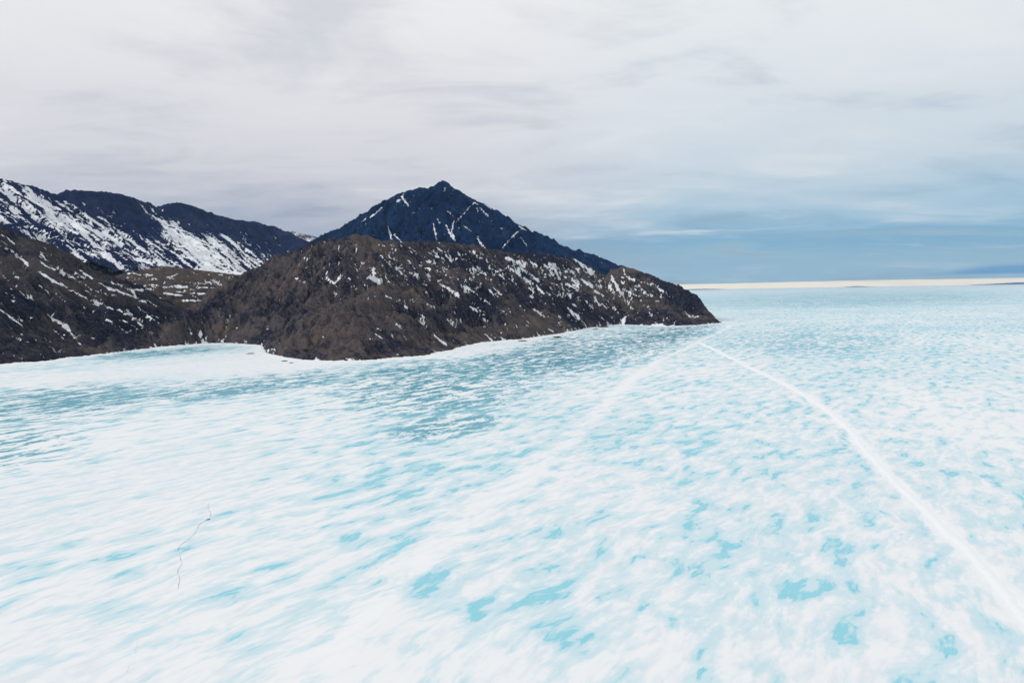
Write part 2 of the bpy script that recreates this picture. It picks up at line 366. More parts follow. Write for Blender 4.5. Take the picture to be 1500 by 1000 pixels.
# ---- C: valley between
sC = [(3, [(250, 420), (274, 420)]), (2, [(240, 429), (267, 433)]), (2.2, [(267, 440), (297, 440)]), (2, [(291, 431), (316, 428)]), (2, [(301, 448), (308, 464), (319, 478), (325, 493)]),
      (4, [(291, 476), (298, 486), (299, 496)]), (5, [(314, 498), (328, 497)]), (2.5, [(272, 462), (291, 477)]), (3, [(236, 449), (256, 451)]), (2, [(205, 422), (225, 424)]), (2, [(318, 446), (326, 440)]),
      (1.7, [(285, 415), (320, 414)]), (2, [(300, 421), (330, 424)])]
for k in range(40): sC.append(fall_line(rr_.uniform(185, 350), rr_.uniform(400, 452), rr_.choice([3, 6, 10, 18]), rr_.gauss(4, 6), rr_.choice([.9, 1.2, 1.8])))
rC = [dict(pts=R((40, 372, 3050), (120, 392, 2950), (185, 404, 2800), (205, 397, 2700), (240, 390, 2600), (290, 396, 2700), (340, 402, 2800), (370, 405, 2900), (430, 410, 3100)), slope=.34, p=.7),
      dict(pts=R((240, 390, 2600), (255, 425, 2350), (262, 455, 2150), (275, 480, 2000)), slope=.3, p=.7),
      dict(pts=R((370, 405, 2900), (350, 430, 2500), (335, 460, 2200), (330, 485, 2010)), slope=.3, p=.7)]
terrain('valley', 'low brown valley floor with flat snow strips between the dark hillside and the headland', rC, (-2300, -500, 1830, 3300), 4.5, M_valley, (.3, -.95),
        seed=37, gully=(3, 60, 300), rough=(6, 120), ledge=2.5, jag=1.6, tint=lambda px, py: px * 0 + .7, painted=sC, cat='valley')

# ---- F: the pointed peak
sF = [(1.3, [(694, 297), (681, 311), (668, 325)]), (2.4, [(665, 323), (661, 339), (667, 352)]), (3, [(653, 329), (659, 342), (664, 350)]), (2.4, [(635, 328), (640, 350)]), (2.4, [(568, 331), (576, 357)]),
      (2.8, [(699, 349), (713, 367)]), (2, [(765, 334), (752, 345), (737, 362)]), (1.6, [(763, 347), (771, 360)]), (1.4, [(678, 329), (693, 341)]), (3.4, [(589, 288), (598, 301)]), (1.6, [(579, 297), (586, 292)]),
      (1.6, [(710, 299), (720, 307)]), (1.6, [(704, 305), (715, 317)]), (2, [(543, 318), (560, 304)]), (2, [(604, 312), (609, 312)]), (2.4, [(578, 344), (590, 357)]), (1.4, [(655, 308), (664, 317)]), (1.4, [(640, 320), (645, 327)]),
      (1.5, [(530, 325), (537, 319)]), (1.6, [(690, 294), (700, 299)]), (1.6, [(760, 331), (772, 338)])]
rF = [dict(pts=R((468, 392, 4700), (500, 347, 4500), (540, 312, 4350), (575, 288, 4250), (600, 280, 4200), (622, 277, 4180), (638, 275.5, 4165), (648, 265, 4150), (660, 275.5, 4120), (672, 279, 4110), (690, 292, 4050), (710, 300, 4000),
                 (740, 320, 3900), (770, 338, 3800), (800, 357, 3700), (833, 375, 3600), (870, 412, 3500)), slope=.75, L=2600),
      dict(pts=R((648, 268, 4150), (630, 310, 3900), (640, 350, 3650), (650, 420, 3200)), slope=.75),
      dict(pts=R((575, 288, 4250), (550, 340, 3950), (545, 400, 3500)), slope=.75),
      dict(pts=R((710, 300, 4000), (690, 345, 3780), (700, 400, 3400)), slope=.75),
      dict(pts=R((770, 338, 3800), (775, 370, 3560), (780, 420, 3250)), slope=.75)]
terrain('mountain', 'blue-black pointed mountain rising highest behind the brown headland', rF, (-1560, 800, 2900, 5300), 4.6, M_peak, (.25, -1), seed=53, use_coast=False,
        gully=(16, 80, 420), rough=(26, 190), ledge=4, jag=7, ero=(3, 5, .5, 45), painted=sF, wid=.62, snow_bias=lambda px, py, X, Y, H: blobs(px, py, [(648, 272, 20, 10, .22), (590, 290, 25, 10, .25), (520, 330, 30, 14, .15), (720, 310, 30, 12, .12)]), cut=150, cat='mountain')  # the summit blob whitens rock in place of thin cloud; the rest is snow

# ---- G: dark shoulder just right of the peak
rG = [dict(pts=R((800, 420, 4700), (835, 380, 4500), (848, 371.5, 4400), (862, 376, 4350), (885, 398, 4250), (905, 420, 4150)), slope=.7)]
terrain('hill', 'small dark rounded hill showing between the pointed mountain and the end of the headland', rG, (-200, 1000, 3900, 5000), 7.0, M_peak, (.2, -1), seed=59, use_coast=False,
        gully=(5, 80, 300), rough=(5, 150), jag=2, cut=20, cat='hill')

# ---- A: the long snow-streaked ridge
rA = [dict(pts=R((-500, 130, 3300), (-120, 232, 3400), (0, 262, 3600), (45, 275, 3800), (88, 292.5, 4000)), slope=.62, L=2600, warp=1),
      dict(pts=R((60, 300, 4500), (92, 283, 4350), (110, 281, 4400), (160, 283, 4550), (200, 292, 4700), (236, 308, 4900)), slope=.62, L=2600),
      dict(pts=R((210, 315, 5300), (246, 300, 5150), (262, 298, 5150), (284, 303, 5250), (310, 315, 5400), (345, 322, 5600), (375, 326, 5750), (403, 333, 5800), (425, 346, 5600), (450, 360, 5300), (480, 385, 5000)), slope=.65, L=2600),
      dict(pts=R((110, 281, 4400), (170, 330, 4250), (230, 375, 4050)), slope=.55, L=6000),
      dict(pts=R((262, 298, 5150), (320, 350, 4900), (360, 392, 4700)), slope=.6, L=6000),
      dict(pts=R((88, 292.5, 4000), (140, 345, 3800), (180, 395, 3600)), slope=.55, L=6000)]
def biasA(px, py, X, Y, H):
    # bare cliffs under the crest, snow aprons lower down
    b = np.zeros(px.shape)
    def blob(cx, cy, rx, ry, v, ang=0):
        c, s = math.cos(ang), math.sin(ang); dx, dy = px - cx, py - cy
        u = (dx * c + dy * s) / rx; w = (-dx * s + dy * c) / ry
        return v * np.exp(-(u * u + w * w))
    a = math.radians(35)
    b += blob(150, 298, 75, 16, -.8, math.radians(15)); b += blob(290, 315, 50, 16, -.7, math.radians(25)); b += blob(400, 340, 55, 12, -.6, math.radians(15)); b += blob(205, 325, 45, 12, -.7, a)
    b += blob(300, 370, 90, 17, .65, a); b += blob(160, 350, 120, 12, .45, a); b += blob(250, 340, 90, 12, .6, a); b += blob(60, 300, 90, 12, .55, a); b += blob(20, 310, 30, 14, .4, a); b += blob(330, 345, 60, 12, .5, a)
    b += blob(30, 345, 60, 14, -.4, a); b += blob(140, 385, 60, 14, -.35, a)
    return b
rnd_ = random.Random(5)
sA = []
def sky_y(x): return float(np.interp(x, [-80, 0, 45, 88, 100, 160, 200, 235, 255, 280, 310, 345, 380, 403, 450], [240, 262, 275, 292, 281, 283, 292, 306, 299, 302, 315, 322, 328, 333, 352]))
while len(sA) < 185:
    x = rnd_.uniform(-60, 400); y = sky_y(x) + 2 + 95 * rnd_.random() ** 1.2
    cliff = (95 < x < 225 and y < 316 + (x - 95) * .12) or (255 < x < 345 and y < 330 + (x - 255) * .15) or (x > 345 and y < 350 + (x - 345) * .25) or y > 402
    if cliff and rnd_.random() < .9: continue
    dense = (x + 60) / 120 + .5 if x < 60 else 1
    if 225 < x < 345: dense = 1.3
    ang = math.radians(np.interp(x, [0, 200, 330], [34, 39, 42])) + rnd_.gauss(0, .03)
    L = rnd_.uniform(22, 90) * min(dense, 1); pl = [(x, y)]; nseg = 3
    for k in range(nseg):
        x += L / nseg * math.cos(ang); y += L / nseg * math.sin(ang); ang -= rnd_.uniform(-.02, .05); pl.append((x, y))
    sA.append((rnd_.choice([.9, 1.2, 1.5, 1.5, 2.0, 2.8]), pl))
terrain('mountain_ridge', 'long dark blue mountain ridge at the left with dense slanting streaks of snow', rA, (-5600, -1100, 2750, 6700), 8.5, M_ridge, (1, -.75), seed=71, use_coast=False,
        gully=(26, 120, 900), rough=(22, 210), jag=8, ero=(4, 5, .5, 50), cut=60, painted=sA, wid=.95, snow_bias=biasA, cat='mountain ridge')
rH = [dict(pts=R((380, 360, 7600), (415, 341, 7500), (428, 339, 7500), (455, 345, 7400), (474, 350, 7300), (500, 362, 7200)), slope=.5, L=6000), dict(pts=R((215, 312, 7400), (238, 302, 7400), (262, 308, 7400)), slope=.5, L=6000)]
terrain('snowy_mountain', 'white snow-covered mountain top showing just past the end of the dark ridge', rH, (-5200, -1200, 6700, 8400), 14, M_snowy, (1, -.5), seed=83, use_coast=False,
        gully=(8, 110, 500), rough=(8, 200), jag=3, cut=200, cat='mountain')

# ---- very far land on the horizon
Nf = NT('far_rock'); M_far = Nf.out(Nf.mix(Nf.noise(Nf.n('ShaderNodeNewGeometry').outputs['Position'], 1 / 900, 4), (.01, .07, .20), (.02, .10, .24)), .95, .1)
Nf2 = NT('far_snowy_rock'); M_far2 = Nf2.out(Nf2.mix(Nf2.noise(Nf2.n('ShaderNodeNewGeometry').outputs['Position'], 1 / 300, 4), (.10, .16, .22), (.3, .36, .42)), .95, .1)
def far_land(name, label, px0, px1, Y, hmax, seed, mat, shape):
    a = P(px0, 420, Y); b = P(px1, 420, Y); n = 160; m = 24
    u, v = np.meshgrid(np.linspace(0, 1, n), np.linspace(-1, 1, m))
    X = a[0] + (b[0] - a[0]) * u; Yy = Y + v * 900 + 300 * gnoise(u * 9, v * 2, seed)
    prof = shape(u)
    H = hmax * prof * (1 - v * v) * (.75 + .35 * fbm(u * 14, v * 2, 4, seed)) - 1.5
    idx = np.arange(n * m).reshape(m, n)
    f = np.stack([idx[:-1, :-1], idx[:-1, 1:], idx[1:, 1:], idx[1:, :-1]], -1).reshape(-1, 4)
    return tag(mesh_obj(name, np.stack([X.ravel(), Yy.ravel(), H.ravel()], -1), f, mat), label, 'distant land', 'structure')
far_land('coast', 'thin dark blue line of distant land on the horizon at the right edge', 1425, 1640, 34000, 110, 5, M_far, lambda u: np.clip(u * 3, 0, 1) ** .8 * np.clip((1 - u) * 4, 0, 1))
far_land('island', 'tiny grey hump of an island on the horizon right of the headland', 1225, 1290, 33000, 50, 7, M_far2, lambda u: np.exp(-((u - .48) / .17) ** 2) + .25 * np.sin(u * math.pi))
far_land('far_shore', 'low grey line of far shore on the horizon just beyond the headland tip', 985, 1060, 32000, 60, 9, M_far2, lambda u: np.sin(u * math.pi) ** .5)

# ------------------------------------------------------------------ the sea ice
def ice_sheet():
    th = np.concatenate([np.linspace(-180, -52, 60, endpoint=False), np.linspace(-52, 52, 760, endpoint=False), np.linspace(52, 180, 60, endpoint=False)])
    th = np.radians(th)
    rr = np.concatenate([np.array([2.0, 20, 50, 90, 130]), np.exp(np.linspace(math.log(160), math.log(4200), 620)), np.exp(np.linspace(math.log(4300), math.log(40000), 70))])
    T, Rr = np.meshgrid(th, rr)
    X = Rr * np.sin(T); Y = Rr * np.cos(T)
    Z = np.zeros(X.shape)
    ds = coast_ds(X, Y); out = np.clip(-ds, 0, None)
    # the ice foot is pushed up a little against the rock
    rough = fbm(X / 26, Y / 26, 4, 3, .6)
    Z += np.clip(1 - out / 22, 0, 1) * (1.6 + 2.2 * rough) * (ds < 0) * (Rr > 800)
    Z = np.where(ds > 25, -3, Z)
    px, py = proj(X, Y, Z * 0)
    front_ = (Y > 30)
    def blob(cx, cy, rx, ry, v, deg=0):
        a = math.radians(-deg); c, s = math.cos(a), math.sin(a); dx, dy = px - cx, py - cy
        u = (dx * c + dy * s) / rx; w = (-dx * s + dy * c) / ry
        return np.where(front_, v * np.exp(-(u * u + w * w)), 0)
    # pond cover: + more open melt water / bare ice, - more snow.  deep: how dark the water is
    cover = np.zeros(X.shape); deep = np.zeros(X.shape)
    for a in [(640, 575, 150, 38, .10, 3), (830, 520, 150, 24, .15, 8), (970, 492, 70, 10, .14, 12), (90, 585, 160, 26, .11, 6), (20, 655, 90, 30, .13, 8), (330, 570, 180, 13, .13, 6), (600, 545, 160, 14, .10, 3),
              (640, 625, 70, 14, .12, 8), (220, 517, 120, 5, .22, 4), (60, 540, 70, 4, .1, 4), (1240, 438, 360, 18, .14, 1), (850, 900, 380, 120, .035, 0), (350, 885, 70, 26, .12, 25), (790, 890, 60, 26, .12, 25), (1200, 860, 90, 30, .08, 10),
              (540, 720, 260, 60, .06, 12), (1000, 640, 200, 60, .03, 5), (1350, 490, 350, 50, .09, 0), (1150, 600, 300, 60, .05, 0), (1185, 862, 60, 16, .14, 5), (602, 852, 60, 14, .14, 20), (1015, 765, 60, 14, .13, 15), (900, 985, 60, 18, .14, 20), (560, 700, 70, 12, .12, 15), (620, 780, 60, 14, .1, 20), (700, 903, 14, 7, .3, 25), (1215, 800, 25, 10, .2, 0), (660, 505, 60, 5, .12, 8), (1010, 940, 130, 60, .03, 0),
              (340, 540, 150, 14, -.30, 3), (120, 553, 150, 8, -.25, 4), (430, 525, 60, 10, -.3, 0), (130, 730, 240, 85, -.085, 8), (200, 900, 260, 90, -.05, 15), (620, 960, 110, 45, -.16, 20), (980, 945, 60, 40, -.16, 40), (60, 960, 160, 60, -.08, 0),
              (720, 510, 60, 7, -.2, 10), (260, 690, 160, 40, -.03, 8), (980, 550, 150, 25, -.02, 0), (700, 690, 130, 30, .04, 8), (1250, 780, 140, 50, .02, 0)]:
        cover += blob(*a)
    for a in [(640, 565, 170, 45, .5, 3), (830, 520, 150, 28, .8, 8), (965, 495, 75, 14, 1.0, 12), (90, 590, 190, 34, .42, 6), (20, 655, 110, 40, .42, 8), (330, 568, 200, 18, .5, 6), (650, 625, 90, 20, .5, 8), (230, 517, 120, 7, .45, 4),
              (1240, 438, 330, 14, .35, 1), (1180, 500, 200, 30, .25, 0)]:
        deep = np.maximum(deep, blob(*a))
    shore = np.exp(-out / 16.0) * (Rr > 800)
    # snow caught along old refrozen cracks
    seam = np.zeros(X.shape)
    jx = X + 5 * fbm(X / 45, Y / 45, 4, 15); jy = Y + 5 * fbm(X / 45 + 5, Y / 45, 4, 16)
    for w, pl in seams:
        q = [G(*p) for p in pl]
        for a, b in zip(q[:-1], q[1:]):
            d, _ = seg_dist(jx, jy, a, b)
            seam = np.maximum(seam, np.exp(-(d / w) ** 2) * (1.0 if pl is main_seam else .42 if w < 8.5 else .42 if w < 20 else .2))
    nr, na = X.shape
    idx = np.arange(nr * na).reshape(nr, na)
    nxt = np.roll(idx, -1, axis=1)
    f = np.stack([idx[:-1], nxt[:-1], nxt[1:], idx[1:]], -1).reshape(-1, 4)[:, ::-1]
    co = np.stack([X.ravel(), Y.ravel(), Z.ravel()], -1)
    return co, f, dict(cover=cover.ravel(), deep=deep.ravel(), shore=shore.ravel(), seam=seam.ravel())
main_seam = [(1025, 502), (1045, 511), (1075, 526), (1100, 539), (1140, 557), (1180, 579), (1215, 603), (1245, 630), (1265, 655), (1290, 683), (1325, 718), (1365, 757), (1410, 798), (1450, 842), (1500, 900), (1570, 985), (1640, 1075)]
side_seam = [(1150, 467), (1075, 474), (1052, 487), (1020, 502), (960, 530), (905, 573), (870, 610), (840, 640), (775, 690), (700, 745), (640, 800), (560, 880), (470, 960)]
seams = [(4.2, main_seam), (5, side_seam[:6]), (9, side_seam[4:]), (22, [(1500, 655), (1440, 640), (1360, 590), (1300, 560)]), (22, [(1060, 476), (1250, 464), (1400, 462)])]

N = NT('sea_ice')
pos = N.n('ShaderNodeNewGeometry').outputs['Position']
WA = math.atan2(1.0, .72)                     # wind direction in plan
warp = N.n('ShaderNodeTexNoise', ins={'Vector': pos, 'Scale': 1 / 60, 'Detail': 3.0})
wv = N.n('ShaderNodeVectorMath', operation='MULTIPLY_ADD', ins={0: warp.outputs['Color'], 1: (20, 20, 0), 2: pos}).outputs[0]
ax = N.scale(wv, 1, 1, 1, -WA)                # x along the wind, y across it
cover, deep, shore, seam = N.attr('cover'), N.attr('deep'), N.attr('shore'), N.attr('seam')
nA = N.noise(N.scale(ax, 1 / 150, 1 / 60), 1, 4, .55, .1)
nB = N.noise(N.scale(ax, 1 / 28, 1 / 11.5, 1, 0, (7, 3, 0)), 1, 4, .52, .1)
nC = N.noise(N.scale(ax, 1 / 7, 1 / 2.6, 1, 0, (2, 9, 0)), 1, 5, .66, .2)
nL = N.noise(pos, 1 / 400, 3, .5)
s = N.m('ADD', N.m('MULTIPLY', N.m('SUBTRACT', nA, .5), .5), N.m('MULTIPLY', N.m('SUBTRACT', nB, .5), 1.35))
s = N.m('ADD', s, N.m('MULTIPLY', N.m('SUBTRACT', nC, .5), .55))
s = N.m('ADD', s, N.m('MULTIPLY', N.m('SUBTRACT', nL, .5), .25))
s = N.m('ADD', N.m('MULTIPLY', s, N.m('ADD', 1, N.m('MULTIPLY', deep, .9))), cover)
s = N.m('SUBTRACT', s, N.m('MULTIPLY', seam, .6))
s = N.m('SUBTRACT', s, N.m('MULTIPLY', shore, .55))
s = N.m('ADD', s, .02)
sp_ = N.m('SUBTRACT', s, N.m('MULTIPLY', N.m('SUBTRACT', nC, .5), .30))
soft = N.step(s, -.10, .17)                   # wet, half bare ice under a thin veil of snow
pond = N.step(sp_, .15, .23)                  # open melt ponds with an edge
pond = N.m('MULTIPLY', pond, N.step(N.noise(N.scale(ax, 1 / 26, 1 / 9, 1, 0, (1, 5, 0)), 1, 5, .6), .40, .50))
dk = N.m('MULTIPLY', N.step(deep, .06, .30), N.step(N.m('ADD', s, N.m('MULTIPLY', N.m('SUBTRACT', nC, .5), .7)), .07, .17))
nD = N.noise(N.scale(ax, 1 / 14, 1 / 5, 1, 0, (4, 4, 0)), 1, 6, .65)
snowc = N.mix(N.step(N.m('ADD', nD, N.m('MULTIPLY', N.m('SUBTRACT', nL, .5), .6)), .42, .66), (.83, .84, .855), (.70, .76, .80))
softc = N.mix(N.noise(N.scale(ax, 1 / 60, 1 / 22), 1, 4), (.51, .69, .77), (.57, .75, .80))
pondc = N.mix(N.noise(pos, 1 / 16, 4), (.20, .57, .68), (.29, .66, .76))
deepc = N.mix(N.noise(pos, 1 / 22, 5, .65), (.016, .20, .32), (.06, .36, .47))
deepc = N.mix(N.step(deep, .15, .85), (.16, .46, .57), deepc)
snowc = N.mix(seam, snowc, (.87, .88, .89))
col = N.mix(N.m('MULTIPLY', soft, .84), snowc, softc)
col = N.mix(N.m('MULTIPLY', pond, .9), col, pondc)
col = N.mix(dk, col, deepc)
wet = N.m('MAXIMUM', pond, dk)
rgh = N.m('SUBTRACT', .75, N.m('MULTIPLY', wet, .5))
hb = N.m('ADD', N.m('MULTIPLY', nB, -1.2), N.m('MULTIPLY', N.m('SUBTRACT', 1, wet), N.m('MULTIPLY', nC, .35)))
M_ice = N.out(col, rgh, N.m('ADD', .10, N.m('MULTIPLY', wet, .04)), N.bump(hb, .35, .5))
co, f, at = ice_sheet()
ice = tag(mesh_obj('sea_ice', co, f, M_ice, at), 'vast flat white sea ice mottled with turquoise melt ponds reaching to the horizon', 'sea ice', 'structure')

# ------------------------------------------------------------------ the long snow ridge on the ice
Ns = NT('ridge_snow')
gp = Ns.n('ShaderNodeNewGeometry').outputs['Position']
nz = Ns.noise(gp, 1 / 5, 5, .65)
M_rs = Ns.out(Ns.mix(Ns.noise(gp, 1 / 14, 4), (.87, .88, .89), (.82, .85, .87)), .8, .15, Ns.bump(nz, .5, .5))
def catmull(pts, n):
    pts = [np.array(p) for p in pts]; out = []
    pp = [pts[0]] + pts + [pts[-1]]
    for i in range(1, len(pp) - 2):
        for k in range(n):
            t = k / n
            out.append(.5 * ((2 * pp[i]) + (-pp[i - 1] + pp[i + 1]) * t + (2 * pp[i - 1] - 5 * pp[i] + 4 * pp[i + 1] - pp[i + 2]) * t * t + (-pp[i - 1] + 3 * pp[i] - 3 * pp[i + 1] + pp[i + 2]) * t ** 3))
    out.append(pts[-1]); return np.array(out)
def snow_bank(name, label, pxs, width, height, seed, wob=2.0):
    c = catmull([G(*p)[:2] for p in pxs], 10)
    L = np.concatenate([[0], np.cumsum(np.hypot(*(np.diff(c, axis=0).T)))])
    n = int(L[-1] / 2.2); s_ = np.linspace(0, L[-1], n)
    cx = np.interp(s_, L, c[:, 0]); cy = np.interp(s_, L, c[:, 1])
    cx += wob * fbm(s_ / 40, s_ * 0 + 2, 4, seed); cy += wob * fbm(s_ / 40, s_ * 0 + 8, 4, seed)
    tx = np.gradient(cx); ty = np.gradient(cy); l = np.hypot(tx, ty); nxx, nyy = -ty / l, tx / l
    m = 15; v = np.linspace(-1, 1, m)
    wl = width * (.5 + .45 * fbm(s_ / 12, s_ * 0, 5, seed + 1, .6)); wr = width * (.5 + .45 * fbm(s_ / 12, s_ * 0 + 3, 5, seed + 2, .6))
    off = np.where(v[None, :] < 0, v[None, :] * wl[:, None], v[None, :] * wr[:, None])
    X = cx[:, None] + nxx[:, None] * off; Y = cy[:, None] + nyy[:, None] * off
    H = height * (1 - np.abs(v[None, :]) ** 1.6) * (.75 + .6 * fbm(X / 4, Y / 4, 4, seed + 3)) - .03
    idx = np.arange(n * m).reshape(n, m)
    f = np.stack([idx[:-1, :-1], idx[:-1, 1:], idx[1:, 1:], idx[1:, :-1]], -1).reshape(-1, 4)
    return tag(mesh_obj(name, np.stack([X.ravel(), Y.ravel(), H.ravel()], -1), f[:, ::-1], M_rs), label, 'snow ridge', 'structure')
snow_bank('snow_ridge', 'long white snow ridge crossing the ice diagonally from the headland tip to the lower right', main_seam, 5.2, .35, 101)

# ------------------------------------------------------------------ the thin crack on the left
Nc = NT('crack_ice')
gpc = Nc.n('ShaderNodeNewGeometry').outputs['Position']
M_cr = Nc.out(Nc.mix(Nc.step(Nc.noise(gpc, 1 / 6, 4), .38, .60), (.36, .42, .45), (.72, .77, .80)), .6, .3)
Nc2 = NT('healed_crack_ice')
M_cr2 = Nc2.out(Nc2.mix(Nc2.step(Nc2.noise(Nc2.n('ShaderNodeNewGeometry').outputs['Position'], 1 / 6, 4), .4, .55), (.50, .60, .65), (.80, .83, .85)), .6, .2)
def crack(name, label, pxs, width, seed, mat=None):
    c = catmull([G(*p)[:2] for p in pxs], 8)
    L = np.concatenate([[0], np.cumsum(np.hypot(*(np.diff(c, axis=0).T)))])
    n = int(L[-1] / .8); s_ = np.linspace(0, L[-1], n)
    cx = np.interp(s_, L, c[:, 0]) + .8 * fbm(s_ / 9, s_ * 0, 4, seed); cy = np.interp(s_, L, c[:, 1]) + .8 * fbm(s_ / 9, s_ * 0 + 5, 4, seed)
    tx = np.gradient(cx); ty = np.gradient(cy); l = np.hypot(tx, ty); nxx, nyy = -ty / l, tx / l
    w = width * np.clip(.55 + .8 * fbm(s_ / 14, s_ * 0 + 2, 4, seed + 1), .12, 1.4)
    off = np.array([-1, -.45, .45, 1]); hh = np.array([.004, .16, .03, .004])
    X = cx[:, None] + nxx[:, None] * off * w[:, None]; Y = cy[:, None] + nyy[:, None] * off * w[:, None]
    H = np.repeat((hh * (1 if mat is None else .2))[None], n, 0)
    idx = np.arange(n * 4).reshape(n, 4)
    f = np.stack([idx[:-1, :-1], idx[:-1, 1:], idx[1:, 1:], idx[1:, :-1]], -1).reshape(-1, 4)
    return tag(mesh_obj(name, np.stack([X.ravel(), Y.ravel(), H.ravel()], -1), f[:, ::-1], mat or M_cr), label, 'crack', 'structure')
crack('ice_crack', 'thin grey zigzag crack wandering through the snow in the lower left', [(306, 737), (305, 745), (309, 752), (305, 760), (293, 767), (285, 781), (276, 790), (262, 801), (264, 815), (265, 826), (260, 838), (263, 847), (261, 862)], .22, 201)
crack('ice_crack', 'faint lower stretch of crack running out at the bottom left', [(267, 869), (262, 882), (240, 905), (215, 925), (205, 936), (199, 950), (195, 966), (186, 980), (174, 1004)], .14, 211, M_cr2)
crack('ice_crack', 'faint upper stretch of crack leading up toward the snowy bay', [(322, 618), (325, 632), (315, 640), (319, 648), (308, 656), (309, 668), (298, 676), (294, 694)], .2, 221, M_cr2)

# ------------------------------------------------------------------ seal on the crack
def skin_obj(name, pts, edges, rad, mat, parent=None, sub=2):
    me = bpy.data.meshes.new(name); me.from_pydata(pts, edges, [])
    o = bpy.data.objects.new(name, me); C.objects.link(o)
    sk = o.modifiers.new('skin', 'SKIN'); ss = o.modifiers.new('sub', 'SUBSURF'); ss.levels = sub; ss.render_levels = sub
    if not me.skin_vertices: me.skin_vertices.new()
    for i, r in enumerate(rad): me.skin_vertices[0].data[i].radius = (r[0], r[1])
    me.skin_vertices[0].data[0].use_root = True
    me.materials.append(mat)
    if parent: o.parent = parent
    return o
Nq = NT('seal_fur'); M_seal = Nq.out(Nq.mix(Nq.noise(Nq.n('ShaderNodeTexCoord').outputs['Object'], 9, 3), (.012, .012, .014), (.04, .038, .036)), .45, .4)
sp = G(304.7, 761)
pts = [(0, 0, .24), (.35, 0, .26), (.68, 0, .24), (.90, .02, .28), (1.08, .04, .33), (1.22, .05, .31), (-.35, 0, .2), (-.65, 0, .13), (-.85, 0, .09), (-1.05, .09, .06), (-1.22, .16, .05), (-1.05, -.09, .06), (-1.22, -.16, .05),
       (.52, .26, .12), (.40, .46, .05), (.30, .58, .04), (.52, -.26, .12), (.40, -.46, .05), (.30, -.58, .04)]
edg = [(0, 1), (1, 2), (2, 3), (3, 4), (4, 5), (0, 6), (6, 7), (7, 8), (8, 9), (9, 10), (8, 11), (11, 12), (2, 13), (13, 14), (14, 15), (2, 16), (16, 17), (17, 18)]
rad = [(.30, .25), (.31, .26), (.25, .22), (.16, .15), (.14, .13), (.07, .06), (.25, .2), (.16, .12), (.09, .07), (.07, .04), (.09, .03), (.07, .04), (.09, .03), (.09, .06), (.08, .04), (.06, .03), (.09, .06), (.08, .04), (.06, .03)]
seal = skin_obj('seal', pts, edg, rad, M_seal)
seal.location = (sp[0], sp[1], .0); seal.rotation_euler = (0, 0, math.radians(20))
tag(seal, 'tiny dark seal lying on the snow beside the thin zigzag crack', 'seal')

# ------------------------------------------------------------------ rocks along the shore
Nr = NT('shore_rock'); gr = Nr.n('ShaderNodeNewGeometry').outputs['Position']
M_sr = Nr.out(Nr.mix(Nr.noise(gr, 1 / 2.5, 5, .65), (.022, .021, .024), (.075, .058, .048)), .9, .2, Nr.bump(Nr.noise(gr, 1 / 1.2, 4), .8, .4))
def rock(px, py, L, W, Hh, rot, seed, label):
    n, m = 40, 20
    u = np.linspace(0, 2 * math.pi, n, endpoint=False); v = np.linspace(.02, .98, m) * math.pi
    U, V = np.meshgrid(u, v)
    dx, dy, dz = np.sin(V) * np.cos(U), np.sin(V) * np.sin(U), np.cos(V)
    k = 1 + .35 * fbm(dx * 1.7 + dz, dy * 1.7 - dz * .8 + seed, 4, seed, .6) + .12 * fbm(dx * 5 + dz * 2, dy * 5, 3, seed + 1)
    k = np.round(k * 9) / 9 * .5 + k * .5
    X, Y, Z = dx * k * L / 2, dy * k * W / 2, dz * k * Hh
    c, s_ = math.cos(rot), math.sin(rot)
    X, Y = X * c - Y * s_, X * s_ + Y * c
    idx = np.arange(n * m).reshape(m, n); nx_ = np.roll(idx, -1, 1)
    f = np.stack([idx[:-1], nx_[:-1], nx_[1:], idx[1:]], -1).reshape(-1, 4)[:, ::-1]
    f = f.tolist(); 
    co = np.stack([X.ravel(), Y.ravel(), Z.ravel()], -1).tolist()
    me = bpy.data.meshes.new('rock'); me.from_pydata(co, [], f + [idx[0].tolist(), idx[-1][::-1].tolist()]); me.materials.append(M_sr)
    o = bpy.data.objects.new('rock', me); C.objects.link(o)
    g = G(px, py); o.location = (g[0], g[1], -.1)
    return tag(o, label, 'rock', None, 'low rocks standing in the ice off the headland')
rock(367, 518, 16, 9, 1.6, .2, 1, 'low dark rock in the bay ice, leftmost, off the steep nose of the headland')
rock(417, 529, 11, 7, 1.5, .1, 2, 'low dark rock in the white ice just below the left foot of the headland nose')
rock(427, 531.5, 8, 5, 1.2, .4, 3, 'smallest dark rock beside another below the left foot of the headland nose')
rock(816, 494.5, 24, 14, 3.6, .1, 4, 'isolated dark rock islet standing off the middle of the headland shore')
rock(765, 499.5, 22, 12, 2.2, .3, 5, 'flat rock ledge close against the shore left of the isolated islet')
rock(884, 479, 34, 20, 5, .0, 6, 'brown rock point at the shore where the headland steps back')
rock(722, 519.3, 7, 5, 1.1, .5, 8, 'tiny brown rock alone on the white ice well off the headland shore')
rock(872, 482.5, 16, 9, 2, .2, 9, 'small flat rock lying in front of the brown rock point')

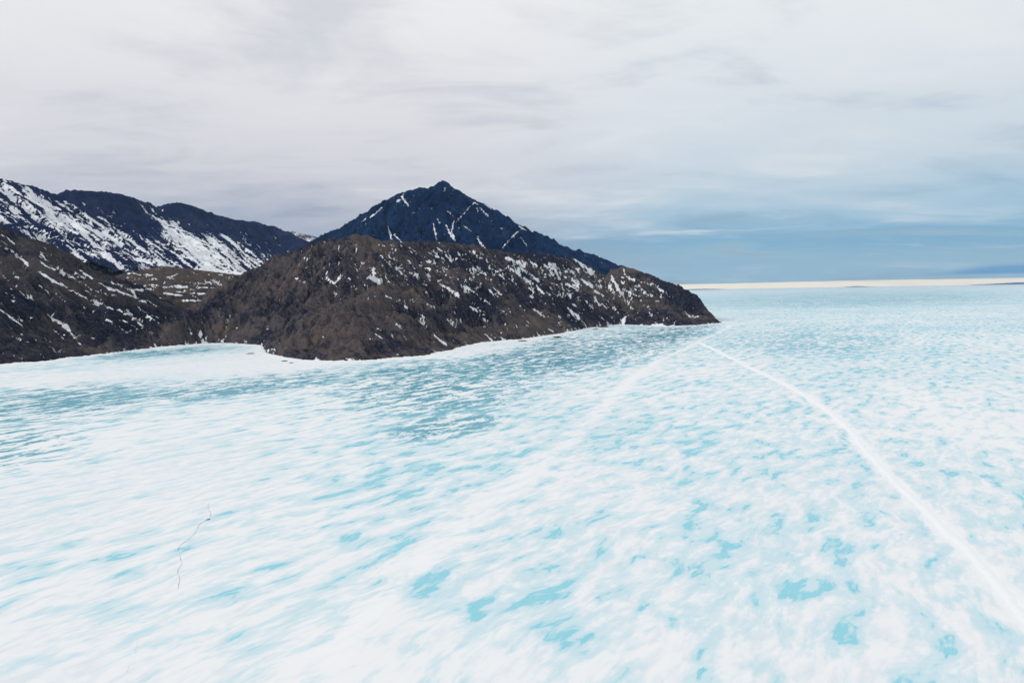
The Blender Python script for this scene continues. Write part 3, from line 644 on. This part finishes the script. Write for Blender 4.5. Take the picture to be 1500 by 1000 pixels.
# ------------------------------------------------------------------ air
Nh = bpy.data.materials.new('haze'); Nh.use_nodes = True; Nh.node_tree.nodes.clear()
pv = Nh.node_tree.nodes.new('ShaderNodeVolumePrincipled'); ho = Nh.node_tree.nodes.new('ShaderNodeOutputMaterial')
pv.inputs['Color'].default_value = (.42, .68, .95, 1); pv.inputs['Density'].default_value = 1.3e-5; pv.inputs['Anisotropy'].default_value = .0
Nh.node_tree.links.new(pv.outputs[0], ho.inputs['Volume'])
bx = 41500; zl, zh = -6.0, 1500.0
hv = [(x, y, z) for z in (zl, zh) for x, y in ((-bx, -bx), (bx, -bx), (bx, bx), (-bx, bx))]
hf = [(0, 3, 2, 1), (4, 5, 6, 7), (0, 1, 5, 4), (1, 2, 6, 5), (2, 3, 7, 6), (3, 0, 4, 7)]
hz = mesh_obj('haze', hv, hf, Nh, smooth=False)
tag(hz, 'thin blue haze in the air over the ice and mountains', 'haze', 'stuff')

# ------------------------------------------------------------------ sky
SUN_EL, SUN_AZ = math.radians(29), math.radians(-112)      # azimuth from +Y towards +X: the light comes from the left, a little behind
w = bpy.data.worlds.new('World'); bpy.context.scene.world = w; w.use_nodes = True
W = NT(tree=w.node_tree)
d = W.n('ShaderNodeTexCoord').outputs['Generated']
sep = W.n('ShaderNodeSeparateXYZ', ins={0: d})
dx, dy, dz = sep.outputs
az = W.m('ARCTAN2', dx, dy)                                  # 0 straight ahead, + to the right
el = W.m('ARCSINE', dz)
sky = W.n('ShaderNodeTexSky', sky_type='NISHITA', sun_disc=False, sun_elevation=SUN_EL, sun_rotation=SUN_AZ)
clear = W.n('ShaderNodeVectorMath', operation='SCALE', ins={0: sky.outputs[0], 'Scale': .10}).outputs[0]
# cloud deck seen from below: a flat layer, so its texture shrinks towards the horizon
den = W.m('ADD', W.m('MAXIMUM', dz, 0), .11)
comb = W.n('ShaderNodeCombineXYZ', ins={0: W.m('DIVIDE', dx, den), 1: W.m('DIVIDE', dy, den), 2: 0.0}).outputs[0]
c1 = W.noise(W.scale(comb, .5, .9, 1, .5), 1, 7, .55, .5)
c2 = W.noise(W.scale(comb, 1.3, 2.0, 1, .25, (3, 1, 0)), 1, 7, .6, .8)
c3 = W.noise(W.scale(W.n('ShaderNodeCombineXYZ', ins={0: az, 1: el, 2: 0.0}).outputs[0], 3.5, 30), 1, 6, .55, .3)
cc = W.m('ADD', W.m('MULTIPLY', W.m('SUBTRACT', c1, .5), 1.7), W.m('MULTIPLY', W.m('SUBTRACT', c2, .5), 1.0))
cr = W.n('ShaderNodeValToRGB'); W.set(cr.inputs[0], W.m('ADD', W.m('MULTIPLY', el, 1 / .5), W.m('MULTIPLY', cc, .17)))
e = cr.color_ramp; e.elements[0].position = 0.0; e.elements[0].color = (.40, .43, .52, 1); e.elements[1].position = 1.0; e.elements[1].color = (.90, .90, .90, 1)
for p_, c_ in ((.12, (.33, .40, .52, 1)), (.24, (.54, .56, .64, 1)), (.36, (.70, .70, .75, 1)), (.58, (.80, .80, .83, 1)), (.82, (.88, .88, .89, 1))):
    q = e.elements.new(p_); q.color = c_
# the bluer, thinner part of the sky low on the right
cb = W.n('ShaderNodeValToRGB'); W.set(cb.inputs[0], W.m('ADD', W.m('MULTIPLY', el, 1 / .5), W.m('ADD', W.m('MULTIPLY', cc, .14), W.m('MULTIPLY', W.m('SUBTRACT', c3, .5), .07))))
e = cb.color_ramp; e.elements[0].position = 0.0; e.elements[0].color = (.36, .55, .68, 1); e.elements[1].position = 1.0; e.elements[1].color = (.82, .84, .86, 1)
for p_, c_ in ((.06, (.36, .57, .70, 1)), (.12, (.24, .47, .66, 1)), (.19, (.42, .60, .74, 1)), (.30, (.60, .70, .78, 1)), (.50, (.73, .78, .83, 1)), (.75, (.83, .86, .88, 1))):
    q = e.elements.new(p_); q.color = c_
right = W.step(W.m('ADD', az, W.m('MULTIPLY', cc, .15)), -.12, .30)
colr = W.mix(right, cr.outputs[0], cb.outputs[0])
colr = W.mix(W.m('MULTIPLY', W.step(cc, -.02, -.40), .42), colr, W.mix(.75, colr, (.30, .36, .46)))
colr = W.mix(W.m('MULTIPLY', W.step(cc, .05, .4), .35), colr, (.86, .86, .87))
# thin lens-shaped wisps low on the right
wi = W.noise(W.scale(W.n('ShaderNodeCombineXYZ', ins={0: az, 1: el, 2: 0.0}).outputs[0], 5, 55, 1, -.6, (1.3, 0, 0)), 1, 6, .6, .5)
wband = W.m('MULTIPLY', W.step(el, .055, .085), W.step(el, .12, .095))
wband = W.m('MULTIPLY', wband, W.m('MULTIPLY', W.step(az, .08, .2), W.step(az, .45, .33)))
colr = W.mix(W.m('MULTIPLY', W.m('MULTIPLY', wband, W.step(wi, .5, .66)), .75), colr, (.74, .78, .82))
bl = W.m('MULTIPLY', W.m('MULTIPLY', W.step(el, .008, .012), W.step(el, .024, .016)), W.step(W.m('ADD', az, W.m('MULTIPLY', W.m('SUBTRACT', c3, .5), .5)), .50, .60))
colr = W.mix(W.m('MULTIPLY', bl, .75), colr, (.03, .27, .62))
# bright clear strip under the edge of the cloud deck
edge = W.m('ADD', .0048, W.m('MULTIPLY', W.m('SUBTRACT', c3, .5), .004))
strip = W.m('MULTIPLY', W.step(el, W.m('ADD', edge, .0012), W.m('SUBTRACT', edge, .0012)), W.step(az, .0, .2))
colr = W.mix(W.m('MULTIPLY', strip, .95), colr, (1.3, 1.12, .88))
vis = W.m('SUBTRACT', 1, W.m('MULTIPLY', W.m('MULTIPLY', W.step(cc, .0, -.4), right), .12))
fin = W.mix(vis, clear, colr)
bg = W.n('ShaderNodeBackground', ins={'Color': fin, 'Strength': 1.0})
wo = W.n('ShaderNodeOutputWorld'); W.t.links.new(bg.outputs[0], wo.inputs[0])

sl = bpy.data.lights.new('sun', 'SUN'); sl.energy = 1.5; sl.angle = math.radians(10); sl.color = (1, .965, .92)
so = bpy.data.objects.new('sun', sl); C.objects.link(so)
sv = np.array([math.sin(SUN_AZ) * math.cos(SUN_EL), math.cos(SUN_AZ) * math.cos(SUN_EL), math.sin(SUN_EL)])
from mathutils import Vector
so.rotation_euler = Vector(sv).to_track_quat('Z', 'Y').to_euler()

# ------------------------------------------------------------------ camera + render
cd = bpy.data.cameras.new('camera'); cd.lens = 24; cd.sensor_width = 36; cd.sensor_fit = 'HORIZONTAL'; cd.clip_start = 1; cd.clip_end = 150000
co_ = bpy.data.objects.new('camera', cd); C.objects.link(co_)
M = Matrix(((RT[0], UP[0], -fw[0], 0), (RT[1], UP[1], -fw[1], 0), (RT[2], UP[2], -fw[2], CAM_H), (0, 0, 0, 1)))
co_.matrix_world = M
sc = bpy.context.scene; sc.camera = co_
sc.view_settings.view_transform = 'Standard'; sc.view_settings.look = 'None'; sc.view_settings.exposure = 0; sc.view_settings.gamma = 1
sc.world.light_settings.distance = 100
